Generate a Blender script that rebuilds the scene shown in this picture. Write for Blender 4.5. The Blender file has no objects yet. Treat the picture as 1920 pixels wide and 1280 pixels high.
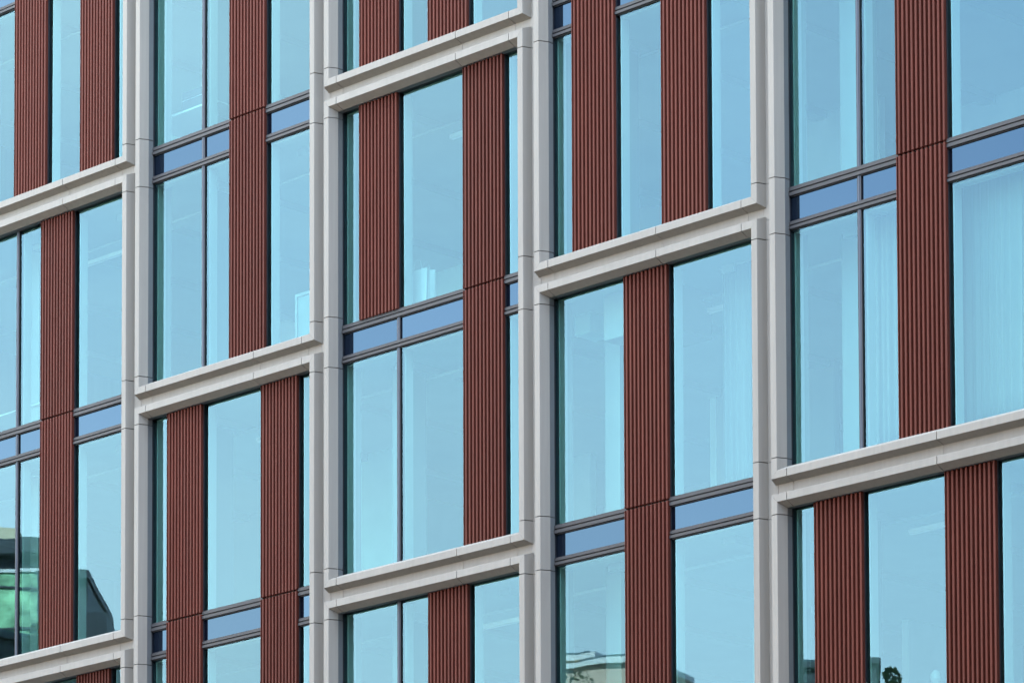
import bpy, bmesh, math, random
from mathutils import Vector, Matrix
SC = bpy.context.scene
COL = SC.collection
R = math.radians
random.seed(7)

# ------------------------------------------------------------------ camera
cd = bpy.data.cameras.new("camera")
cam = bpy.data.objects.new("camera", cd)
COL.objects.link(cam)
SC.camera = cam
F_PX, YAW, PITCH, ROLL = 7545.6, 0.779287, 0.071437, -0.0045948
CAM = Vector((41.825, -37.19383, -12.76155))
SHX, SHY = 134.445, 1624.568
fw = Vector((-math.sin(YAW) * math.cos(PITCH), math.cos(YAW) * math.cos(PITCH), math.sin(PITCH)))
rt = Vector((math.cos(YAW), math.sin(YAW), 0))
up = rt.cross(fw)
c_, s_ = math.cos(ROLL), math.sin(ROLL)
rt, up = c_ * rt + s_ * up, -s_ * rt + c_ * up
m = Matrix((rt, up, -fw)).transposed().to_4x4()
m.translation = CAM
cam.matrix_world = m
cd.sensor_width = 36.0
cd.lens = F_PX / 1920 * 36
cd.shift_x = -SHX / 1920
cd.shift_y = SHY / 1920
cd.clip_start = 1.0
cd.clip_end = 6000

# ------------------------------------------------------------------ sky, sun, exposure
SUN_EL, SUN_AZ = 38, 0          # azimuth from +Y towards +X: the sun stands behind the facade
w = bpy.data.worlds.new("World")
SC.world = w
w.use_nodes = True
nt = w.node_tree
bg = nt.nodes["Background"]
sky = nt.nodes.new("ShaderNodeTexSky")
sky.sky_type = 'NISHITA'
sky.sun_disc = False
sky.sun_elevation = R(SUN_EL)
sky.sun_rotation = R(SUN_AZ)
sky.dust_density = 0.7
sky.ozone_density = 1.0
# thin high cloud: a soft whitening of the sky in drifting streaks
tc = nt.nodes.new("ShaderNodeTexCoord")
mp = nt.nodes.new("ShaderNodeMapping")
mp.inputs['Scale'].default_value = (1.0, 1.0, 3.0)
nz = nt.nodes.new("ShaderNodeTexNoise")
nz.inputs['Scale'].default_value = 2.2
nz.inputs['Detail'].default_value = 6
nz.inputs['Distortion'].default_value = 0.6
rp = nt.nodes.new("ShaderNodeMapRange")
rp.inputs[1].default_value = 0.42
rp.inputs[2].default_value = 0.75
rp.inputs[4].default_value = 0.35
mx = nt.nodes.new("ShaderNodeMix")
mx.data_type = 'RGBA'
mx.inputs[7].default_value = (3.6, 4.2, 4.8, 1)
nt.links.new(tc.outputs['Generated'], mp.inputs[0])
nt.links.new(mp.outputs[0], nz.inputs[0])
nt.links.new(nz.outputs[0], rp.inputs[0])
nt.links.new(rp.outputs[0], mx.inputs[0])
nt.links.new(sky.outputs[0], mx.inputs[6])
wb = nt.nodes.new("ShaderNodeMix")          # warmer daylight balance, as the camera's
wb.data_type = 'RGBA'
wb.blend_type = 'MULTIPLY'
wb.inputs[0].default_value = 1.0
wb.inputs[7].default_value = (1.14, 1.03, 0.91, 1)
# pale haze thickening towards the horizon
sx = nt.nodes.new("ShaderNodeSeparateXYZ")
nt.links.new(tc.outputs['Generated'], sx.inputs[0])
hr = nt.nodes.new("ShaderNodeMapRange")
hr.interpolation_type = 'SMOOTHSTEP'
hr.inputs[1].default_value = 0.42
hr.inputs[2].default_value = 0.06
hr.inputs[3].default_value = 0.0
hr.inputs[4].default_value = 0.75
nt.links.new(sx.outputs['Z'], hr.inputs[0])
hz = nt.nodes.new("ShaderNodeMix")
hz.data_type = 'RGBA'
hz.inputs[7].default_value = (2.9, 3.7, 4.3, 1)
nt.links.new(hr.outputs[0], hz.inputs[0])
nt.links.new(mx.outputs[2], hz.inputs[6])
# unseen brightening overhead, added to light the facade fronts more than the soffits
cr = nt.nodes.new("ShaderNodeMapRange")
cr.interpolation_type = 'SMOOTHSTEP'
cr.inputs[1].default_value = 0.46
cr.inputs[2].default_value = 0.85
cr.inputs[4].default_value = 0.15
nt.links.new(sx.outputs['Z'], cr.inputs[0])
ov = nt.nodes.new("ShaderNodeMix")
ov.data_type = 'RGBA'
ov.inputs[7].default_value = (8.0, 9.2, 10.5, 1)
nt.links.new(cr.outputs[0], ov.inputs[0])
# a pale bank of cloud low in the west
bx = nt.nodes.new("ShaderNodeMapRange")
bx.interpolation_type = 'SMOOTHSTEP'
bx.inputs[1].default_value = -0.50
bx.inputs[2].default_value = -0.84
bx.inputs[4].default_value = 1.0
nt.links.new(sx.outputs['X'], bx.inputs[0])
bm_ = nt.nodes.new("ShaderNodeMath")
bm_.operation = 'MULTIPLY'
bn = nt.nodes.new("ShaderNodeMapRange")
bn.inputs[1].default_value = 0.3
bn.inputs[2].default_value = 0.7
bn.inputs[3].default_value = 0.2
bn.inputs[4].default_value = 0.85
nt.links.new(nz.outputs[0], bn.inputs[0])
nt.links.new(bx.outputs[0], bm_.inputs[0])
nt.links.new(bn.outputs[0], bm_.inputs[1])
bk = nt.nodes.new("ShaderNodeMix")
bk.data_type = 'RGBA'
bk.inputs[7].default_value = (4.4, 5.0, 5.4, 1)
nt.links.new(bm_.outputs[0], bk.inputs[0])
nt.links.new(hz.outputs[2], bk.inputs[6])
nt.links.new(bk.outputs[2], ov.inputs[6])
nt.links.new(ov.outputs[2], wb.inputs[6])
nt.links.new(wb.outputs[2], bg.inputs[0])
bg.inputs[1].default_value = 0.15

ld = bpy.data.lights.new("sun", 'SUN')
ld.energy = 2.5
ld.angle = R(0.5)
ld.color = (1.0, 0.95, 0.87)
sun = bpy.data.objects.new("sun", ld)
COL.objects.link(sun)
sd = Vector((math.sin(R(SUN_AZ)) * math.cos(R(SUN_EL)), math.cos(R(SUN_AZ)) * math.cos(R(SUN_EL)), math.sin(R(SUN_EL))))
sun.rotation_euler = sd.to_track_quat('Z', 'Y').to_euler()
SC.view_settings.view_transform = 'Standard'
SC.view_settings.look = 'None'
SC.view_settings.exposure = 3.9
SC.view_settings.gamma = 1.0
SC.render.engine = 'CYCLES'
SC.cycles.max_bounces = 10
SC.cycles.transparent_max_bounces = 16
SC.cycles.diffuse_bounces = 5
SC.cycles.use_denoising = True
SC.cycles.sample_clamp_indirect = 4.0

# ------------------------------------------------------------------ materials
def mat(name, col, rough=0.6, metal=0.0, var=0.06, scale=1.5, bump=0.0, bscale=40, stretch=(1, 1, 1), objvar=0.0, spec=0.5, emit=None, streak=0.0):
    m = bpy.data.materials.new(name)
    m.use_nodes = True
    n, l = m.node_tree.nodes, m.node_tree.links
    b = n["Principled BSDF"]
    b.inputs['Roughness'].default_value = rough
    b.inputs['Metallic'].default_value = metal
    b.inputs['Specular IOR Level'].default_value = spec
    t = n.new("ShaderNodeTexCoord")
    mpn = n.new("ShaderNodeMapping")
    mpn.inputs['Scale'].default_value = stretch
    l.new(t.outputs['Object'], mpn.inputs[0])
    z = n.new("ShaderNodeTexNoise")
    z.inputs['Scale'].default_value = scale
    z.inputs['Detail'].default_value = 5
    l.new(mpn.outputs[0], z.inputs[0])
    mr = n.new("ShaderNodeMapRange")
    mr.inputs[1].default_value = 0.3
    mr.inputs[2].default_value = 0.7
    mr.inputs[3].default_value = 1 - var
    mr.inputs[4].default_value = 1 + var
    l.new(z.outputs[0], mr.inputs[0])
    last = mr.outputs[0]
    if objvar:
        oi = n.new("ShaderNodeObjectInfo")
        m2 = n.new("ShaderNodeMapRange")
        m2.inputs[3].default_value = 1 - objvar
        m2.inputs[4].default_value = 1 + objvar
        l.new(oi.outputs['Random'], m2.inputs[0])
        mm = n.new("ShaderNodeMath")
        mm.operation = 'MULTIPLY'
        l.new(last, mm.inputs[0])
        l.new(m2.outputs[0], mm.inputs[1])
        last = mm.outputs[0]
    if streak:                                   # faint vertical rain marks
        ms = n.new("ShaderNodeMapping")
        ms.inputs['Scale'].default_value = (16, 16, 0.5)
        zs_ = n.new("ShaderNodeTexNoise")
        zs_.inputs['Scale'].default_value = 1.0
        zs_.inputs['Detail'].default_value = 4
        l.new(t.outputs['Object'], ms.inputs[0]); l.new(ms.outputs[0], zs_.inputs[0])
        m3 = n.new("ShaderNodeMapRange")
        m3.inputs[1].default_value = 0.35; m3.inputs[2].default_value = 0.65
        m3.inputs[3].default_value = 1 - streak; m3.inputs[4].default_value = 1 + streak * 0.4
        l.new(zs_.outputs[0], m3.inputs[0])
        mk = n.new("ShaderNodeMath"); mk.operation = 'MULTIPLY'
        l.new(last, mk.inputs[0]); l.new(m3.outputs[0], mk.inputs[1])
        last = mk.outputs[0]
    vm = n.new("ShaderNodeVectorMath")
    vm.operation = 'SCALE'
    vm.inputs[0].default_value = col
    l.new(last, vm.inputs['Scale'])
    l.new(vm.outputs[0], b.inputs['Base Color'])
    if bump:
        z2 = n.new("ShaderNodeTexNoise")
        z2.inputs['Scale'].default_value = bscale
        z2.inputs['Detail'].default_value = 3
        l.new(mpn.outputs[0], z2.inputs[0])
        bp = n.new("ShaderNodeBump")
        bp.inputs['Strength'].default_value = 0.5
        bp.inputs['Distance'].default_value = bump
        l.new(z2.outputs[0], bp.inputs['Height'])
        l.new(bp.outputs[0], b.inputs['Normal'])
    if emit:
        b.inputs['Emission Color'].default_value = (*emit[0], 1)
        b.inputs['Emission Strength'].default_value = emit[1]
    return m

M_METAL = mat("pale_grey_metal", (0.236, 0.219, 0.191), 0.65, 0.0, 0.035, 1.3, 0.0006, 260, (1, 1, 0.35), 0.02, 0.06, streak=0.05)
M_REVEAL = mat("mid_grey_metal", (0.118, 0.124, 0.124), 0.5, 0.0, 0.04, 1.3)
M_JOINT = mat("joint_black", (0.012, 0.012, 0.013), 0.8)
M_FRAME = mat("dark_window_frame", (0.018, 0.019, 0.023), 0.5, 0.0, 0.05, spec=0.25)
M_MULL = mat('slate_blue_mullion', (0.04, 0.052, 0.075), 0.5, 0.0, 0.05, spec=0.3)
M_RAIL = mat("rail_grey_metal", (0.046, 0.045, 0.046), 0.55, 0.0, 0.05, 2.0, 0, 40, (0.4, 1, 4), 0.03, 0.15)
M_TERRA = mat("terracotta", (0.083, 0.0205, 0.0130), 0.65, 0.0, 0.10, 3.0, 0.0012, 120, (6, 1, 0.5), 0.08, 0.12, streak=0.08)
M_WALL = mat("interior_plaster", (0.25, 0.26, 0.255), 0.9, 0, 0.03)
M_CEIL = mat("interior_ceiling", (0.36, 0.375, 0.37), 0.9, 0, 0.03)
M_FLOOR = mat("interior_floor", (0.30, 0.29, 0.27), 0.7, 0, 0.08)
M_LAMP = mat("lit_lamp", (0.5, 0.5, 0.5), 0.5, emit=((1.0, 0.97, 0.92), 0.004))
M_INNER = mat("inner_mullion_paint", (0.32, 0.33, 0.325), 0.5, 0, 0.02)

def glass_material(name, trans, refl, base, back=None, back_ref=0.0):
    """coated glazing: a mirror layer over tinted, see-through glass (or over an opaque dark backing)"""
    m = bpy.data.materials.new(name)
    m.use_nodes = True
    n, l = m.node_tree.nodes, m.node_tree.links
    n.clear()
    out = n.new("ShaderNodeOutputMaterial")
    mixs = n.new("ShaderNodeMixShader")
    g = n.new("ShaderNodeBsdfGlossy")
    g.inputs['Color'].default_value = (*refl, 1)
    g.inputs['Roughness'].default_value = 0.0
    if back is None:
        t = n.new("ShaderNodeBsdfTransparent")
        t.inputs['Color'].default_value = (*trans, 1)
    else:
        t = n.new("ShaderNodeBsdfDiffuse")
        t.inputs['Color'].default_value = (*back, 1)
    ge = n.new("ShaderNodeNewGeometry")          # Schlick reflectance, the same from both faces
    dt = n.new("ShaderNodeVectorMath"); dt.operation = 'DOT_PRODUCT'
    l.new(ge.outputs['Incoming'], dt.inputs[0]); l.new(ge.outputs['Normal'], dt.inputs[1])
    ab = n.new("ShaderNodeMath"); ab.operation = 'ABSOLUTE'; l.new(dt.outputs['Value'], ab.inputs[0])
    om = n.new("ShaderNodeMath"); om.operation = 'SUBTRACT'; om.inputs[0].default_value = 1.0; l.new(ab.outputs[0], om.inputs[1])
    pw = n.new("ShaderNodeMath"); pw.operation = 'POWER'; pw.inputs[1].default_value = 5.0; l.new(om.outputs[0], pw.inputs[0])
    fr = n.new("ShaderNodeMapRange"); fr.inputs[3].default_value = base; fr.inputs[4].default_value = 1.0
    l.new(pw.outputs[0], fr.inputs[0])
    ov_ = n.new("ShaderNodeObjectInfo")
    om_ = n.new("ShaderNodeMapRange"); om_.inputs[3].default_value = base * 0.88; om_.inputs[4].default_value = base * 1.12
    l.new(ov_.outputs['Random'], om_.inputs[0]); l.new(om_.outputs[0], fr.inputs[3])
    tcn = n.new("ShaderNodeTexCoord")
    oi = n.new("ShaderNodeObjectInfo")
    ml = n.new("ShaderNodeMath")
    ml.operation = 'MULTIPLY'
    ml.inputs[1].default_value = 40
    l.new(oi.outputs['Random'], ml.inputs[0])
    nz = n.new("ShaderNodeTexNoise")
    nz.noise_dimensions = '4D'
    nz.inputs['Scale'].default_value = 0.8
    nz.inputs['Detail'].default_value = 1.0
    l.new(tcn.outputs['Object'], nz.inputs['Vector'])
    l.new(ml.outputs[0], nz.inputs['W'])
    bp = n.new("ShaderNodeBump")
    bp.inputs['Strength'].default_value = 1.0
    bp.inputs['Distance'].default_value = 0.0014
    l.new(nz.outputs[0], bp.inputs['Height'])
    l.new(bp.outputs[0], g.inputs['Normal'])
    l.new(fr.outputs[0], mixs.inputs[0])
    l.new(t.outputs[0], mixs.inputs[1])
    l.new(g.outputs[0], mixs.inputs[2])
    l.new(mixs.outputs[0], out.inputs[0])
    return m

M_GLASS = glass_material("coated_glass", (0.50, 0.78, 0.72), (0.47, 0.82, 1.0), 0.064)
M_SPAND = glass_material("spandrel_glass", None, (0.37, 0.64, 0.93), 0.058, (0.003, 0.004, 0.008))
M_CLEAR = bpy.data.materials.new("glass_inner_face")
M_CLEAR.use_nodes = True
_n = M_CLEAR.node_tree.nodes
_n.clear()
_o = _n.new("ShaderNodeOutputMaterial")
_t = _n.new("ShaderNodeBsdfTransparent")
M_CLEAR.node_tree.links.new(_t.outputs[0], _o.inputs[0])

# ------------------------------------------------------------------ mesh builder
class MB:
    def __init__(self):
        self.v, self.f, self.mi, self.mats = [], [], [], []
    def m(self, mt):
        if mt not in self.mats:
            self.mats.append(mt)
        return self.mats.index(mt)
    def quad(self, pts, mt):
        i = len(self.v)
        self.v += [tuple(p) for p in pts]
        self.f.append(tuple(range(i, i + len(pts))))
        self.mi.append(self.m(mt))
    def box(self, x0, x1, y0, y1, z0, z1, mt, under=None):
        a = [(x0, y0, z0), (x1, y0, z0), (x1, y1, z0), (x0, y1, z0), (x0, y0, z1), (x1, y0, z1), (x1, y1, z1), (x0, y1, z1)]
        for k, q in enumerate(((0, 3, 2, 1), (4, 5, 6, 7), (0, 1, 5, 4), (1, 2, 6, 5), (2, 3, 7, 6), (3, 0, 4, 7))):
            self.quad([a[j] for j in q], under if (under and k == 0) else mt)
    def strip(self, A, B, mts, caps=(None, None)):
        """loft between two polylines A and B of the same length"""
        for i in range(len(A) - 1):
            self.quad([A[i], B[i], B[i + 1], A[i + 1]], mts[i] if isinstance(mts, list) else mts)
        if caps[0]:
            self.quad(A, caps[0])
        if caps[1]:
            self.quad(list(reversed(B)), caps[1])
    def prism(self, poly, z0, z1, mt):
        A = [(x, y, z0) for x, y in poly]
        B = [(x, y, z1) for x, y in poly]
        n = len(poly)
        for i in range(n):
            j = (i + 1) % n
            self.quad([A[i], A[j], B[j], B[i]], mt)
        self.quad(list(reversed(A)), mt)
        self.quad(B, mt)
    def mesh(self, name, fix=True):
        me = bpy.data.meshes.new(name)
        me.from_pydata(self.v, [], self.f)
        for mt in self.mats:
            me.materials.append(mt)
        me.polygons.foreach_set('material_index', self.mi)
        if fix:
            bm = bmesh.new()
            bm.from_mesh(me)
            bmesh.ops.remove_doubles(bm, verts=bm.verts, dist=1e-5)
            bmesh.ops.recalc_face_normals(bm, faces=bm.faces)
            bm.to_mesh(me)
            bm.free()
        me.update()
        return me
    def build(self, name, parent=None, loc=(0, 0, 0), fix=True):
        return link(name, self.mesh(name, fix), parent, loc)

def link(name, me, parent=None, loc=(0, 0, 0)):
    o = bpy.data.objects.new(name, me)
    COL.objects.link(o)
    o.parent = parent
    o.location = loc
    return o
def tag(o, label=None, cat=None, group=None, kind=None):
    for k, v in (('label', label), ('category', cat), ('group', group), ('kind', kind)):
        if v:
            o[k] = v
    return o
def empty(name, loc, label, cat, group=None):
    o = bpy.data.objects.new(name, None)
    COL.objects.link(o)
    o.location = loc
    return tag(o, label, cat, group)

# ------------------------------------------------------------------ the facade
W, H, GAP, TT = 4.2302, 3.6, 0.2100, 0.2058
MH = 2 * H - TT
def bay_w(c):
    return W - GAP + (1.3 if c == 2 else 0.0)
def bay_x(c):
    return c * W + (1.3 if c > 2 else 0.0)
MW = W - GAP           # outer size of one frame surround
GROUND = -14.4
GLASS_Y = 0.238
# profile of the metal surround: (distance in from the outer edge, depth)
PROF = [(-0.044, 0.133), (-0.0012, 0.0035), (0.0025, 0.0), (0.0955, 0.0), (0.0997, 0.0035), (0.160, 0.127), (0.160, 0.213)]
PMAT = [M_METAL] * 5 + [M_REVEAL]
BACK = [(-0.034, 0.136), (0.018, 0.022), (0.078, 0.022), (0.146, 0.132), (0.146, 0.2)]
JG = 0.0055                              # half width of an open joint
MG = 0.0010                              # half width of a mitre

def frame_side(side, cuts, MW=MW):
    """one side of the surround with mitred ends, sliced at the open joints"""
    b = MB()
    L = MW if side in ('sill', 'head') else MH
    def P(u, y, t):                      # t: 'a' mitre at start, 'b' mitre at end, or a number
        if t == 'a':
            s = u + MG
        elif t == 'b':
            s = L - u - MG
        else:
            s = t
        if side == 'sill':
            return (s, y, u)
        if side == 'head':
            return (s, y, MH - u)
        if side == 'left':
            return (u, y, s)
        return (MW - u, y, s)
    ends = ['a'] + sorted(cuts) + ['b']
    for i in range(len(ends) - 1):
        t0 = ends[i] if ends[i] == 'a' else ends[i] + JG
        t1 = ends[i + 1] if ends[i + 1] == 'b' else ends[i + 1] - JG
        A = [P(u, y, t0) for u, y in PROF]
        B = [P(u, y, t1) for u, y in PROF]
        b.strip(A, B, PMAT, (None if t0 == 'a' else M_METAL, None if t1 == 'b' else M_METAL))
    b.strip([P(u, y, 'a') for u, y in BACK], [P(u, y, 'b') for u, y in BACK], M_JOINT)
    return b.mesh('frame_' + side)

ZC = [0.265, 3.14, 3.865, 6.74]
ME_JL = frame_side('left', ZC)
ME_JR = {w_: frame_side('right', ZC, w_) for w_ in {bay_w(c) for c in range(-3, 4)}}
_fm = {}
def sill_mesh(side, xj, w_):
    k = (side, xj, w_)
    if k not in _fm:
        _fm[k] = frame_side(side, [0.26, xj, w_ - 0.267], w_)
    return _fm[k]

# recessed channels between the surrounds
def channel_meshes(xj, MW):
    W = MW + GAP
    y = 0.1345
    b = MB()
    e = 0.0025
    cuts = [-TT, 0.265 - 0.4629, 0.265, 3.14, 3.865, 6.74, MH]
    cuts = [-TT + 0.0, 0.265, 3.14, 3.865, 6.74, MH]
    for a, c in zip(cuts[:-1], cuts[1:]):
        b.box(MW + 0.002, W - 0.002, y, y + 0.03, a + e, c - e, M_METAL)
    b.box(MW - 0.03, W + 0.03, y + 0.012, y + 0.06, -TT, MH, M_JOINT)
    v = b.mesh('vertical_channel')
    b = MB()
    xs = [0.0, 0.26, xj, MW - 0.267, MW]
    for a, c in zip(xs[:-1], xs[1:]):
        b.box(a + e, c - e, y + 0.0008, y + 0.031, -TT - 0.002, 0.002, M_METAL)
    b.box(0, MW, y + 0.012, y + 0.06, -TT - 0.03, 0.03, M_JOINT)
    return v, b.mesh('horizontal_channel')
_ch = {}

# ribbed terracotta panel
PW = 0.782
def panel_mesh(z0, z1, _c={}):
    k = (round(z0, 3), round(z1, 3))
    if k in _c:
        return _c[k]
    rng = random.Random(11)
    y0, yg, yb = 0.165, 0.214, 0.226
    poly = [(0, yb), (0, y0 + 0.002), (0.002, y0), (0.012, y0), (0.016, yg)]
    for i in range(10, -1, -1):
        r = PW - 0.0713 * i
        l_ = r - 0.036
        poly += [(l_ - 0.004, yg), (l_ + 0.001, y0 + 0.003), (l_ + 0.004, y0), (r - 0.004, y0), (r - 0.001, y0 + 0.003)]
        if i:
            poly += [(r + 0.003, yg)]
    poly[-1] = (PW, y0 + 0.004)
    poly += [(PW, yb)]
    b = MB()
    b.prism(poly, z0, z1, M_TERRA)
    me = b.mesh('cladding_panel')
    _c[k] = me
    return me

Z_LO0, Z_LO1 = 0.15, 3.215           # lower storey glazing
Z_SP0, Z_SP1 = 3.312, 3.645          # spandrel band
Z_UP0, Z_UP1 = 3.755, MH - 0.15      # upper storey glazing
PJ = 3.727                           # joint between the two panel lengths

def pane(parent, x0, x1, z0, z1, mt, name, rnd):
    """a solid insulated pane, front face coated"""
    b = MB()
    cx, cz = (x0 + x1) / 2, (z0 + z1) / 2
    hx, hz = (x1 - x0) / 2, (z1 - z0) / 2
    th = 0.028
    inner = M_CLEAR if mt is M_GLASS else M_FRAME
    b.quad([(-hx, 0, -hz), (hx, 0, -hz), (hx, 0, hz), (-hx, 0, hz)], mt)
    b.quad([(-hx, th, -hz), (-hx, th, hz), (hx, th, hz), (hx, th, -hz)], inner)
    for p, q_ in (((-hx, -hz), (hx, -hz)), ((hx, -hz), (hx, hz)), ((hx, hz), (-hx, hz)), ((-hx, hz), (-hx, -hz))):
        b.quad([(p[0], 0, p[1]), (p[0], th, p[1]), (q_[0], th, q_[1]), (q_[0], 0, q_[1])], M_FRAME)
    o = b.build(name, parent, (cx, GLASS_Y, cz))
    o.rotation_euler = (rnd.uniform(-1, 1) * 0.0010, 0, rnd.uniform(-1, 1) * 0.0014)
    return o

def window(parent, origin, x0, x1, z0, z1, solid, rnd):
    """dark perimeter frame with a pale inner lining, holding one pane. solid: spandrel"""
    b = MB()
    fy0, fy1, t = 0.2145, 0.30, 0.012
    b.box(x0, x0 + t, fy0, fy1, z0, z1, M_FRAME)
    b.box(x1 - t, x1, fy0, fy1, z0, z1, M_FRAME)
    b.box(x0 + t, x1 - t, fy0 + 0.004, fy1, z1 - t, z1, M_FRAME)
    b.box(x0 + t, x1 - t, fy0 + 0.004, fy1, z0, z0 + t, M_FRAME)
    if not solid:
        ld = 0.14
        b.box(x0, x0 + 0.035, fy1 + 0.001, fy1 + ld, z0, z1, M_INNER)
        b.box(x1 - 0.035, x1, fy1 + 0.001, fy1 + ld, z0, z1, M_INNER)
        b.box(x0 + 0.035, x1 - 0.035, fy1 + 0.001, fy1 + ld, z1 - 0.03, z1, M_INNER)
        b.box(x0 + 0.035, x1 - 0.035, fy1 + 0.001, fy1 + ld, z0, z0 + 0.03, M_INNER)
    else:
        b.box(x0 + t, x1 - t, GLASS_Y + 0.04, 0.30, z0 + t, z1 - t, M_FRAME)
    wo = b.build('spandrel' if solid else 'window', parent, origin)
    pane(wo, x0 + t, x1 - t, z0 + t, z1 - t, M_SPAND if solid else M_GLASS, 'spandrel_glass' if solid else 'pane', rnd)
    return wo

def mullion(parent, origin, x, z0, z1):
    b = MB()
    b.box(x - 0.020, x + 0.020, 0.2145, 0.30, z0, z1, M_MULL)
    b.box(x - 0.008, x + 0.008, 0.2085, 0.2144, z0, z1, M_MULL)
    return b.build('mullion', parent, origin)

def transom(parent, origin, x0, x1, z0, z1):
    """two grey rails one above the other with a dark slot between"""
    b = MB()
    hm = (z0 + z1) / 2
    b.box(x0, x1, 0.193, 0.236, z0 + 0.001, hm - 0.010, M_RAIL, M_JOINT)  # rail undersides coloured black, standing in for the shade below them
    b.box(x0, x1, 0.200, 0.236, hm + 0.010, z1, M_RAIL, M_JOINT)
    b.box(x0, x1, 0.222, 0.299, z0 + 0.003, z1 - 0.002, M_FRAME)
    return b.build('transom', parent, origin)

bld = empty('office_building', (0, 0, 0), "modern office building with pale metal frames, ribbed dark red panels and tall reflective windows", 'building')

# (col, level) -> panels upper, mullions upper, panels lower, mullions lower, sill joint
LAY = {
    (-2, 2): ([1.045, 2.685], [], [1.045, 2.685], [], 2.477),
    (-2, 0): ([1.735], [1.10], [1.735], [1.10], 2.477),
    (-2, -2): ([0.56, 2.66], [], [0.56, 2.66], [], 2.477),
    (-1, 1): ([1.963], [1.322], [1.963], [1.322], 2.705),
    (-1, -1): ([0.556, 2.675], [], [0.556, 2.675], [], 2.705),
    (0, 2): ([0.56, 1.975], [], [0.56, 1.975], [], 2.708),
    (0, 0): ([0.555, 2.672], [], [2.672], [1.322], 2.708),
    (0, -2): ([1.963], [1.322], [1.963], [1.322], 2.708),
    (1, 1): ([0.556, 2.20], [], [0.556, 2.20], [], 2.25),
    (1, -1): ([1.498], [], [1.498], [], 2.25),
    (2, 0): ([1.963], [1.318], [1.963], [1.318], 2.698),
    (2, -2): ([0.562, 2.675], [], [0.562, 2.675], [], 2.698),
}
EXTRA = [(-2, -4), (-1, 3), (-1, -3), (0, 4), (0, -4), (1, 3), (1, -3), (2, 2), (2, -4), (3, 1), (3, -1), (-3, 1), (-3, -1), (-3, 3), (-3, -3), (3, 3), (3, -3)]
for k, c in enumerate(EXTRA):
    LAY[c] = [([0.56, 2.675], [], [0.56, 2.675], [], 2.705), ([1.963], [1.322], [1.963], [1.322], 2.705)][k % 2]

def segments(panels, MW):
    """clear runs of facade between the panels"""
    xs, runs = 0.15, []
    for p in sorted(panels):
        runs.append((xs, p + 0.025))
        xs = p + PW - 0.004
    runs.append((xs, MW - 0.15))
    return [r for r in runs if r[1] - r[0] > 0.06]

def module(c, n, lay):
    o = (bay_x(c), 0, n * H)
    MW = bay_w(c)
    pu, mu, pl, ml, xj = lay
    rnd = random.Random(c * 31 + n * 7 + 5)
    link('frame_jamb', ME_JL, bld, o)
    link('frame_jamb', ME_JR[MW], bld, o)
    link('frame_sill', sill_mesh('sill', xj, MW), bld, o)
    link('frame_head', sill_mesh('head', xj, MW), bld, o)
    kx = (xj, MW)
    if kx not in _ch:
        _ch[kx] = channel_meshes(xj, MW)
    link('vertical_channel', _ch[kx][0], bld, o)
    link('horizontal_channel', _ch[kx][1], bld, o)
    b = MB()
    b.box(0, MW, 0.2155, 0.30, -TT - 0.145, 0.145, M_JOINT)
    b.build('edge_beam', bld, o)
    for p in pu:
        cont = any(abs(p - q) < 0.01 for q in pl)
        link('cladding_panel', panel_mesh((PJ if cont else 3.738) + 0.014, MH - 0.157), bld, (o[0] + p, 0, o[2]))
    for p in pl:
        link('cladding_panel', panel_mesh(0.112, PJ - 0.014), bld, (o[0] + p, 0, o[2]))
    # solid backing behind each panel
    b = MB()
    for p, z0, z1 in [(p, Z_UP0 - 0.02 if not any(abs(p - q) < .01 for q in pl) else PJ, MH - 0.15) for p in pu] + [(p, 0.12, PJ) for p in pl]:
        b.box(p + 0.028, p + PW - 0.006, 0.227, 0.34, z0, z1, M_JOINT)
        b.box(p + 0.03, p + PW - 0.012, 0.341, 0.45, z0, z1, M_WALL)
        b.box(p + PW - 0.0055, p + PW - 0.0005, 0.2275, 0.2315, z0, z1, M_RAIL)
    b.build('panel_backing', bld, o)
    for runs, mull, z0, z1 in ((segments(pl, MW), ml, Z_LO0, Z_LO1), (segments(pu, MW), mu, Z_UP0, Z_UP1)):
        for a, e in runs:
            cut = [x for x in mull if a < x < e]
            xs = [a] + cut + [e]
            for i in range(len(xs) - 1):
                x0 = xs[i] + (0.0205 if i else 0)
                x1 = xs[i + 1] - (0.0205 if i < len(xs) - 2 else 0)
                window(bld, o, x0, x1, z0, z1, False, rnd)
            for x in cut:
                mullion(bld, o, x, z0, z1)
    for a, e in segments(pl, MW):
        cut = [x for x in ml if a < x < e]
        xs = [a] + cut + [e]
        for i in range(len(xs) - 1):
            x0 = xs[i] + (0.0205 if i else 0)
            x1 = xs[i + 1] - (0.0205 if i < len(xs) - 2 else 0)
            window(bld, o, x0, x1, Z_SP0, Z_SP1, True, rnd)
        for x in cut:
            mullion(bld, o, x, Z_SP0, Z_SP1)
        transom(bld, o, a, e - 0.02, Z_SP1, Z_UP0)
        transom(bld, o, a, e - 0.02, Z_LO1, Z_SP0)

for (c, n), lay in LAY.items():
    module(c, n, lay)

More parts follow.
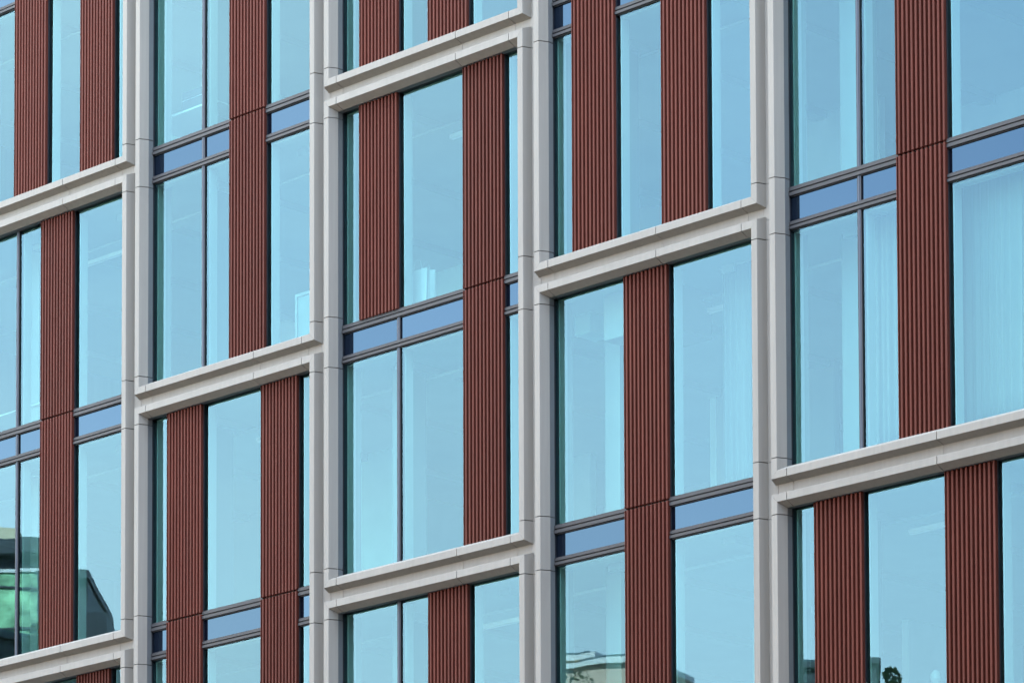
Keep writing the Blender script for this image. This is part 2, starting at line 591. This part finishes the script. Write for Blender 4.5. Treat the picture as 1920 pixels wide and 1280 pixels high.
# ------------------------------------------------------------------ structure behind the facade
C0, C1 = -3, 3
XL, XR = C0 * W - 0.3, (C1 + 1) * W + 1.4
LEV = range(-4, 7)
DEPTH = 9.0
for n in LEV:
    z = n * H - TT / 2
    b = MB()
    b.box(XL, XR, 0.305, DEPTH, z - 0.16, z + 0.13, M_FLOOR)
    b.box(XL, XR, 0.3005, 0.304, z - 0.185, z + 0.165, M_JOINT)
    b.build('floor_slab', bld)
    b = MB()
    b.box(XL, XR, 0.46, DEPTH, z - 0.20, z - 0.161, M_CEIL)
    for k in range(14):                                   # shallow beams across the ceiling
        x = XL + 0.9 + k * 2.1
        b.box(x, x + 0.22, 0.9, DEPTH - 0.2, z - 0.30, z - 0.201, M_CEIL)
    b.box(XL, XR, 1.5, 1.72, z - 0.34, z - 0.302, M_CEIL)
    b.build('ceiling', bld)
b = MB()
for c in range(C0, C1 + 2):
    b.box(bay_x(c) - GAP - 0.145, bay_x(c) + 0.145, 0.2155, 0.30, GROUND, LEV[-1] * H, M_JOINT)
    b.box(bay_x(c) - GAP - 0.10, bay_x(c) + 0.10, 0.301, 0.62, GROUND, LEV[-1] * H, M_WALL)
b.build('pier', bld)
b = MB()
b.box(XL, XR, DEPTH, DEPTH + 0.25, GROUND, LEV[-1] * H + 0.02, M_WALL)
b.box(XL - 0.25, XL, 0.2, DEPTH + 0.25, GROUND, LEV[-1] * H + 0.02, M_METAL)
b.box(XR, XR + 0.25, 0.2, DEPTH + 0.25, GROUND, LEV[-1] * H + 0.02, M_METAL)
b.build('wall', bld)
b = MB()
b.box(XL - 0.25, XR + 0.25, 0.1, DEPTH + 0.25, LEV[-1] * H + 0.03, 27.5, M_TERRA)  # raised well above the top floor, unseen, for the longer shadow it throws
b.build('roof', bld)
# building carried on past both edges as plain mass, added to shade the ground
for xa, xb in ((-75, XL - 0.26), (XR + 0.26, 60)):
    b = MB()
    b.box(xa, xb, 0.2, DEPTH + 6, GROUND, 27.5, M_TERRA)
    b.build('shade_end_wall', bld)
for n in range(-3, 5):                                    # suspended linear lamps in the offices
    zt = (n + 1) * H - TT / 2 - 0.30
    b = MB()
    for c in range(C0 + n % 2, C1 + 1, 2):
        for yy in (1.6,) if (c + n) % 2 else (1.6, 4.6):
            b.box(c * W + 0.9, c * W + 2.3, yy, yy + 0.07, zt - 0.18, zt - 0.12, M_LAMP)
    b.build('ceiling_light', bld)

# rooms: partitions and round-cornered columns, each storey different
M_PALE = [M_WALL, mat("interior_teal_wall", (0.50, 0.66, 0.64), 0.9), mat("interior_grey_wall", (0.55, 0.58, 0.60), 0.9)]
rr = random.Random(3)
for n in range(-2, 4):
    z0, z1 = n * H - TT / 2 + 0.131, (n + 1) * H - TT / 2 - 0.201
    b = MB()
    for c in range(C0, C1 + 1):
        x = c * W + rr.choice([0.9, 1.5, 2.6, 3.4]) + rr.uniform(-0.1, 0.1)
        d = rr.choice([4.0, 5.2, 6.4])
        b.box(x, x + 0.12, d, DEPTH - 0.001, z0, z1, rr.choice(M_PALE))
        if rr.random() < 0.6:
            b.box(x + 0.121, x + 2.4, d + 0.0, d + 0.12, z0, z1, rr.choice(M_PALE))
    b.build('partition_wall', bld)
    b = MB()
    for c in [q_ for q_ in range(C0, C1 + 1) if (q_, n) not in ((-1, -1), (-1, -2), (0, 1))]:
        b.box(c * W + 0.34, c * W + 0.62, 1.0, 1.4, z0, z1, M_WALL)
    b.build('column', bld)

# ------------------------------------------------------------------ ground
M_ASPH = mat("asphalt", (0.035, 0.035, 0.036), 0.85, 0, 0.2, 0.6, 0.004, 60)
M_PAVE = mat("paving", (0.12, 0.115, 0.11), 0.8, 0, 0.12, 1.2, 0.002, 30)
b = MB()
b.quad([(-2500, -2500, GROUND), (2500, -2500, GROUND), (2500, 2500, GROUND), (-2500, 2500, GROUND)], M_ASPH)
tag(b.build('ground'), kind='structure')
b = MB()
b.box(-60, 60, -5.5, 0.0, GROUND + 0.004, GROUND + 0.13, M_PAVE)
tag(b.build('pavement'), kind='structure')

# ------------------------------------------------------------------ things seen through the glass
def storey(n):
    return n * H - TT / 2 + 0.131, (n + 1) * H - TT / 2 - 0.201
M_CLOTH = mat("curtain_voile", (0.14, 0.145, 0.145), 0.95, 0, 0.03)
def curtain(x0, x1, y, n, seed, label):
    z0, z1 = storey(n)
    rg = random.Random(seed)
    N = int((x1 - x0) / 0.012)
    ph, pts, wv = 0.0, [], 0.0
    per = 0.11
    for i in range(N + 1):
        if i % 12 == 0:
            per = rg.uniform(0.07, 0.17)
            amp = rg.uniform(0.012, 0.035)
        ph += 0.012 / per * 2 * math.pi
        pts.append((x0 + (x1 - x0) * i / N, amp * math.sin(ph)))
    b = MB()
    zs = [z1 - 0.03 - (z1 - z0 - 0.06) * k / 6 for k in range(7)]
    for k in range(6):
        for i in range(N):
            f0, f1 = 0.55 + 0.09 * k, 0.55 + 0.09 * (k + 1)
            b.quad([(pts[i][0], y + pts[i][1] * f0, zs[k]), (pts[i][0], y + pts[i][1] * f1, zs[k + 1]),
                    (pts[i + 1][0], y + pts[i + 1][1] * f1, zs[k + 1]), (pts[i + 1][0], y + pts[i + 1][1] * f0, zs[k])], M_CLOTH)
    root = empty('curtain', ((x0 + x1) / 2, y, z0), label, 'curtain', 'curtains hanging behind the windows')
    me = b.mesh('cloth')
    for p in me.polygons:
        p.use_smooth = True
    o = link('cloth', me, root, (-(x0 + x1) / 2, -y, -z0))
    sm = o.modifiers.new('thickness', 'SOLIDIFY')
    sm.thickness = 0.002
    t = MB()
    t.box(x0 - 0.05, x1 + 0.05, y - 0.02, y + 0.02, z1 - 0.029, z1 - 0.002, M_INNER)
    t.build('curtain_rail', root, (-(x0 + x1) / 2, -y, -z0))
    return root
curtain(2 * W + 2.55, 2 * W + 5.2, 0.62, 0, 1, "long pale curtain filling the tall window at the far right edge of the photo")
curtain(2 * W + 1.05, 2 * W + 1.95, 0.75, 0, 2, "narrow pale curtain just left of the long red panel in the right-hand bay")
curtain(W + 2.55, W + 3.4, 0.95, 0, 3, "pale drape inside the wide window just left of the right-hand double pier")

# ribbon-handled carrier bag standing on the floor by the glass
def bag():
    z0 = storey(1)[0]
    x, y = 1.28, 0.70
    root = empty('carrier_bag', (x, y, z0), "white paper carrier bag with loop handles standing behind the middle window", 'bag')
    M_P = mat("white_paper", (0.5, 0.5, 0.5), 0.7)
    b = MB()
    hw, hd, h = 0.19, 0.10, 0.78
    A = [(-hw, -hd, 0), (hw, -hd, 0), (hw, 0, 0), (hw, hd, 0), (-hw, hd, 0), (-hw, 0, 0)]
    B = [(-hw, -hd * .8, h), (hw, -hd * .8, h), (hw - 0.035, 0, h - 0.01), (hw, hd * .8, h), (-hw, hd * .8, h), (-hw + 0.035, 0, h - 0.01)]
    for i in range(6):
        j = (i + 1) % 6
        b.quad([A[i], A[j], B[j], B[i]], M_P)
    b.quad(list(reversed(A)), M_P)
    bd = b.build('bag_body', root)
    bd.modifiers.new('thickness', 'SOLIDIFY').thickness = 0.003
    for sy in (-1, 1):
        b = MB()
        n, r = 14, 0.004
        ring = []
        for i in range(n + 1):
            a = math.pi * i / n
            cx, cz = -0.08 * math.cos(a), h - 0.01 + 0.16 * math.sin(a)
            ring.append([(cx + r * math.cos(a) * dx, sy * 0.078 + dy * r, cz + r * math.sin(a) * dx) for dx, dy in ((1, 0), (0, 1), (-1, 0), (0, -1))])
        for i in range(n):
            for k in range(4):
                b.quad([ring[i][k], ring[i + 1][k], ring[i + 1][(k + 1) % 4], ring[i][(k + 1) % 4]], M_P)
        b.build('handle', root)
bag()

M_DARK = mat("charcoal_plastic", (0.05, 0.06, 0.07), 0.5)
M_WHITE = mat("white_laminate", (0.4, 0.41, 0.41), 0.4)
M_STEEL = mat("satin_steel", (0.45, 0.46, 0.47), 0.35, 0.8)
def desk(x, y, n, label):
    z0 = storey(n)[0]
    root = empty('desk', (x, y, z0), label, 'desk')
    b = MB(); b.box(-0.8, 0.8, -0.38, 0.38, 0.72, 0.745, M_WHITE); b.build('desktop', root)
    for sx in (-1, 1):
        for sy in (-1, 1):
            b = MB(); b.box(sx * 0.74 - 0.025, sx * 0.74 + 0.025, sy * 0.32 - 0.025, sy * 0.32 + 0.025, 0, 0.719, M_STEEL); b.build('leg', root)
    return z0 + 0.745
def monitor(x, y, z, label):
    root = empty('computer_monitor', (x, y, z), label, 'monitor', 'computer monitors on desks')
    b = MB(); b.box(-0.27, 0.27, -0.02, 0.02, 0.12, 0.47, M_DARK); b.box(-0.27, 0.27, -0.021, -0.0205, 0.34, 0.352, M_WHITE); b.build('screen', root)
    b = MB(); b.box(-0.03, 0.03, 0.021, 0.045, 0.012, 0.30, M_STEEL); b.box(-0.12, 0.12, -0.09, 0.11, 0, 0.011, M_STEEL); b.build('stand', root)
zt = desk(-3.95, 1.0, 2, "white desk carrying a monitor, behind the second bay's upper windows")
monitor(-4.05, 1.0, zt, "dark monitor seen from behind at the foot of the upper left window")
zt = desk(-8.55, 1.35, 1, "white desk close behind the glass at the left edge of the photo")
# tilted white folding easel pad at the left edge
root = empty('display_board', (-8.95, 0.95, storey(1)[0]), "white display board leaning in the window at the left edge", 'board')
b = MB(); b.quad([(-0.16, 0, 0.0), (0.10, 0, 0.0), (0.10, 0.03, 1.0), (-0.16, 0.03, 1.0)], M_WHITE)
o = b.build('board', root); o.rotation_euler = (0, R(-9), 0); o.modifiers.new('thickness', 'SOLIDIFY').thickness = 0.012
b = MB(); b.box(-0.02, 0.01, 0.04, 0.06, 0, 0.95, M_STEEL); b.build('strut', root)
# white-framed mobile whiteboard behind the second bay's lower right window
z0 = storey(1)[0]
root = empty('whiteboard', (-1.5, 1.2, z0), "white framed mobile board behind the window beside the second double pier", 'whiteboard')
b = MB(); b.box(-0.46, -0.42, -0.02, 0.02, 0.05, 1.20, M_WHITE); b.box(0.56, 0.60, -0.02, 0.02, 0.05, 1.20, M_WHITE); b.box(-0.46, 0.60, -0.021, 0.021, 1.201, 1.245, M_WHITE); b.build('frame', root)
b = MB(); b.box(-0.41, 0.55, -0.008, 0.008, 0.40, 1.19, mat("board_teal", (0.18, 0.26, 0.28), 0.3)); b.build('board', root)
for sx in (-0.44, 0.58):
    b = MB(); b.box(sx - 0.03, sx + 0.03, -0.25, 0.25, 0.0, 0.049, M_STEEL); b.build('foot', root)
# bright green and yellow work jacket on a stand
z0 = storey(1)[0]
x, y = -4.72, 0.95
root = empty('work_jacket', (x, y, z0), "bright green and yellow work jacket hanging in the dark strip beside the first double pier", 'jacket')
M_G = mat("hi_vis_green", (0.08, 0.75, 0.12), 0.8); M_Y = mat("hi_vis_yellow", (0.45, 0.75, 0.08), 0.8)
b = MB()
b.prism([(-0.06, -0.05), (0.06, -0.04), (0.07, 0.05), (-0.05, 0.06)], 1.70, 1.90, M_G)
b.build('collar', root)
b = MB()
b.prism([(-0.05, -0.06), (0.08, -0.05), (0.06, 0.06), (-0.06, 0.05)], 1.22, 1.50, M_Y)
b.prism([(-0.035, -0.03), (0.05, -0.03), (0.04, 0.04), (-0.03, 0.03)], 1.51, 1.69, M_DARK)
b.build('sleeve', root)
b = MB(); b.box(-0.015, 0.015, -0.015, 0.015, 0.02, 2.1, M_STEEL); b.box(-0.18, 0.18, -0.18, 0.18, 0, 0.019, M_STEEL); b.build('stand', root)
# round-shaded floor lamp
def lathe(b, prof, mt, n=24):
    rings = [[(r * math.cos(2 * math.pi * k / n), r * math.sin(2 * math.pi * k / n), z) for k in range(n)] for r, z in prof]
    for i in range(len(rings) - 1):
        for k in range(n):
            b.quad([rings[i][k], rings[i][(k + 1) % n], rings[i + 1][(k + 1) % n], rings[i + 1][k]], mt)
z0 = storey(-1)[0]
root = empty('floor_lamp', (9.95, 1.4, z0), "slim white floor lamp with a round shade behind the lower right window", 'lamp')
b = MB(); lathe(b, [(0.001, 0), (0.14, 0), (0.14, 0.02), (0.012, 0.03), (0.012, 0.95), (0.001, 0.95)], M_WHITE); b.build('lamp_stand', root)
b = MB(); lathe(b, [(0.001, 0.94), (0.05, 0.95), (0.075, 1.01), (0.065, 1.08), (0.03, 1.12), (0.001, 1.125)], M_WHITE); b.build('lamp_shade', root)
# dropped bulkhead and duct above the window of the fourth bay
z0, z1 = storey(0)
b = MB(); b.box(4.83, 5.9, 0.72, 1.7, z1 - 0.62, z1 + 0.02, M_WALL); b.box(3.9, 4.2, 1.1, 1.5, z1 - 0.28, z1 + 0.01, M_PALE[1])
b.build('bulkhead', bld)

# ------------------------------------------------------------------ the other side of the street (seen in the glass)
M_CREAM = mat("cream_render", (0.80, 0.68, 0.46), 0.85, 0, 0.08)
M_PINK = mat("pink_render", (0.75, 0.55, 0.42), 0.85, 0, 0.08)
M_SLATE = mat("slate_roof", (0.07, 0.12, 0.14), 0.6, 0, 0.15, 3)
M_GREY = mat("dark_grey_cladding", (0.055, 0.065, 0.075), 0.6, 0, 0.12)
M_GREEN = mat("pale_green_glass_wall", (0.34, 0.66, 0.36), 0.5, 0, 0.7, 2.2)
M_CORN = mat("white_cornice", (0.85, 0.85, 0.80), 0.6)
M_PANE = mat("street_window_glass", (0.03, 0.04, 0.05), 0.08, 0, 0.0, spec=0.8)
def house(x0, x1, y0, depth, top, wall_m, label, roof='flat', corn=M_CORN, wins=True, rot=0.0):
    root = empty('town_building', (x1, y0, GROUND), label, 'building', 'buildings across the street')
    root.rotation_euler = (0, 0, R(rot))
    ox, oy = x1, y0
    L = (-ox, -oy, -GROUND)
    b = MB(); b.box(x0, x1, y0 - depth, y0, GROUND, top, wall_m); b.build('wall', root, L)
    b = MB()
    b.box(x0 - 0.12, x1 + 0.12, y0 - depth - 0.12, y0 + 0.16, top + 0.08, top + 0.24, corn)
    b.box(x0 - 0.04, x1 + 0.04, y0 - depth - 0.04, y0 + 0.06, top + 0.001, top + 0.079, wall_m)
    b.build('cornice', root, L)
    b = MB()
    if roof == 'hip':
        e, h = 0.2, 0.9
        p = [(x0, y0 - depth, top + .33), (x1, y0 - depth, top + .33), (x1, y0, top + .33), (x0, y0, top + .33)]
        q_ = [(x0 + .8, y0 - depth + .8, top + .33 + h), (x1 - .8, y0 - depth + .8, top + .33 + h), (x1 - .8, y0 - .8, top + .33 + h), (x0 + .8, y0 - .8, top + .33 + h)]
        for i in range(4):
            j = (i + 1) % 4
            b.quad([p[i], p[j], q_[j], q_[i]], M_SLATE)
        b.quad(q_, M_SLATE); b.quad(list(reversed(p)), M_SLATE)
    else:
        b.box(x0 + .3, x1 - .3, y0 - depth + .3, y0 - .3, top + .322, top + .40, M_SLATE)
    b.build('roof', root, L)
    if wins:
        n = max(1, int((x1 - x0) / 1.7))
        for k in range(n):
            cx = x0 + (k + .5) * (x1 - x0) / n
            z = top - 2.3
            while z > GROUND + 1:
                b = MB(); b.box(cx - .42, cx + .42, y0 + 0.002, y0 + 0.06, z, z + 1.5, M_CORN)
                f = b.build('window', root, L)
                b = MB(); b.box(cx - .36, cx + .36, y0 + 0.061, y0 + 0.07, z + .06, z + 1.44, M_PANE)
                b.build('pane', f)
                z -= 3.2
    return root
house(-41.5, -39.4, -45, 8, 11.55, M_CREAM, "cream rendered building with a white cornice, across the street behind the trees", rot=-22)
house(-38.5, -36.3, -43.5, 4, 10.75, M_PINK, "pink rendered building with a white cornice and a dark end wall, across the street", rot=-20)
house(-31.0, -27.9, -44, 5, 9.35, M_GREY, "dark clad block at the near end of the street", corn=M_GREY, rot=-42)
house(-35.5, -31.5, -50, 10, 6.6, M_CREAM, "lower cream terrace with a hipped slate roof", 'hip')
house(-27.5, -12.5, -47, 10, 5.6, M_PINK, "long low pink terrace with a hipped slate roof", 'hip')
house(-75, -50, -52, 10, 9.0, M_PINK, "long pink terrace with a hipped slate roof beyond the office block", 'hip')
# big dark office block with a pale green glazed front
root = empty('office_block', (-43.3, -30, GROUND), "large dark office block with a pale green glazed front and stepped end", 'building', 'buildings across the street')
root.rotation_euler = (0, 0, R(-46))
G0 = 0.0
def zz(z): return z - GROUND
def obox(name, boxes, mt):
    b = MB()
    for q_ in boxes:
        b.box(q_[0], q_[1], q_[2], q_[3], q_[4], q_[5], mt)
    return b.build(name, root)
obox('wall', [(-40, -1.2, -8, 0, 0, zz(12.9)), (-1.199, -0.45, -6, 0, 0, zz(12.1)), (-0.449, 0.0, -5, 0, 0, zz(11.2))], M_GREY)
obox('glazed_front', [(-40, -1.6, 0.001, 0.25, 4, zz(12.35))], M_GREEN)
obox('parapet', [(-40.1, -1.1, -8.1, 0.35, zz(12.901), zz(13.3)), (-1.099, -0.38, -6, 0.2, zz(12.101), zz(12.35))], M_GREY)
obox('roof_plant', [(-3.6, -2.4, -4, -1.0, zz(13.301), zz(13.9))], M_CREAM)
obox('trim', [(-40, -1.6, 0.001, 0.30, zz(12.351), zz(12.45))], M_CORN)
for k in range(11):
    obox('glazing_bar', [(-40, -1.6, 0.251, 0.29, zz(11.9 - 1.1 * k), zz(11.95 - 1.1 * k))], M_GREY)
for k in range(4):
    obox('window', [(-1.05, -0.75, 0.002, 0.05, zz(10.2 - 3.4 * k), zz(11.3 - 3.4 * k))], M_GREEN)
for k in range(9):
    obox('fin', [(-1.75 - 2.4 * k, -1.65 - 2.4 * k, 0.251, 0.45, 4, zz(12.35))], M_GREY)
# unseen building masses, added to block skylight from the right and front
M_BRICK = bpy.data.materials.new("red_brown_brick")
M_BRICK.use_nodes = True
_n, _l = M_BRICK.node_tree.nodes, M_BRICK.node_tree.links
_b = _n.new("ShaderNodeTexBrick"); _b.inputs['Color1'].default_value = (0.15, 0.08, 0.055, 1); _b.inputs['Color2'].default_value = (0.12, 0.065, 0.05, 1)
_b.inputs['Mortar'].default_value = (0.2, 0.18, 0.16, 1); _b.inputs['Scale'].default_value = 4
_l.new(_b.outputs[0], _n["Principled BSDF"].inputs['Base Color']); _n["Principled BSDF"].inputs['Roughness'].default_value = 0.85
house(21, 60, 0.15, 8.0, 6.0, M_BRICK, "unseen brown brick mass added at the right to block skylight", corn=M_BRICK, wins=False)
house(-11, 9, -50, 10, 20.0, M_BRICK, "unseen tall brick mass added opposite to block low sky, left end of the row", corn=M_BRICK, wins=False)  # tall row added out of view to keep low sky off the soffits
house(9.6, 31, -50, 10, 24.0, M_GREY, "unseen dark clad mass added opposite to block low sky, tallest, middle of the row", corn=M_GREY, wins=False)
house(31.6, 51.5, -50, 10, 21.0, M_BRICK, "unseen tall brick mass added opposite to block low sky, right end of the row", corn=M_BRICK, wins=False)
house(52, 85, -14, 60, 26.0, M_BRICK, "unseen tall brick mass added behind the viewer to block sky from the right", corn=M_BRICK, wins=False)  # added out of view to darken the right-facing sides

# trees across the street
M_LEAF = mat("tree_leaves", (0.05, 0.12, 0.03), 0.6, 0, 0.5, 1.2)
M_BARK = mat("tree_bark", (0.09, 0.065, 0.045), 0.9, 0, 0.2, 3)
def tree(x, y, top, rad, seed, label):
    rg = random.Random(seed)
    root = empty('street_tree', (x, y, GROUND), label, 'tree', 'trees across the street')
    h = top - GROUND
    b = MB()
    def limb(p, q_, r0, r1):
        p, q_ = Vector(p), Vector(q_)
        d = (q_ - p).normalized()
        a = d.orthogonal().normalized(); c = d.cross(a)
        A = [p + (a * math.cos(t) + c * math.sin(t)) * r0 for t in [2 * math.pi * k / 7 for k in range(7)]]
        B = [q_ + (a * math.cos(t) + c * math.sin(t)) * r1 for t in [2 * math.pi * k / 7 for k in range(7)]]
        for k in range(7):
            b.quad([A[k], A[(k + 1) % 7], B[(k + 1) % 7], B[k]], M_BARK)
    limb((0, 0, 0), (0.1, 0, h * .45), 0.38, 0.26)
    limb((0.1, 0, h * .45), (0, 0, h * .85), 0.26, 0.08)
    cl = []
    for k in range(16):
        a = rg.uniform(0, 6.28); zz = rg.uniform(.4, .75) * h
        e = (math.cos(a) * rad * .7, math.sin(a) * rad * .7, zz + h * .14)
        limb((0, 0, zz), e, 0.1, 0.03)
        cl.append((e, rad * .38))
    b.build('trunk', root)
    for k in range(26):
        a, t = rg.uniform(0, 6.28), rg.uniform(-.9, 1)
        rr_ = rad * math.sqrt(1 - t * t) * rg.uniform(.5, .95)
        cl.append(((math.cos(a) * rr_, math.sin(a) * rr_, h * .70 + t * h * .28), rad * rg.uniform(.22, .4)))
    b = MB()
    for (cx, cy, cz), r in cl:
        for k in range(260):
            d = Vector((rg.gauss(0, 1), rg.gauss(0, 1), rg.gauss(0, 1))).normalized() * r * rg.uniform(.4, 1) ** .5
            p = Vector((cx, cy, cz)) + d
            u = Vector((rg.gauss(0, 1), rg.gauss(0, 1), rg.gauss(0, 1))).normalized()
            v_ = u.orthogonal().normalized()
            s1, s2 = rg.uniform(.04, .08), rg.uniform(.03, .06)
            b.quad([p - u * s1, p + v_ * s2, p + u * s1, p - v_ * s2], M_LEAF)
    b.build('crown', root, fix=False)
tree(-34.6, -40, 10.5, 2.0, 1, "broad dark tree in front of the cream building across the street")
tree(-23.9, -40, 8.45, 1.0, 2, "smaller tree beside the dark clad block at the near end of the street")
tree(-41.2, -26, 10.5, 0.9, 3, "tall narrow dark tree in front of the green glazed office block")
house(-45.5, -42.1, -25.5, 3, 9.7, M_GREY, "dark low block standing in front of the green glazed office block", corn=M_GREY, wins=False)
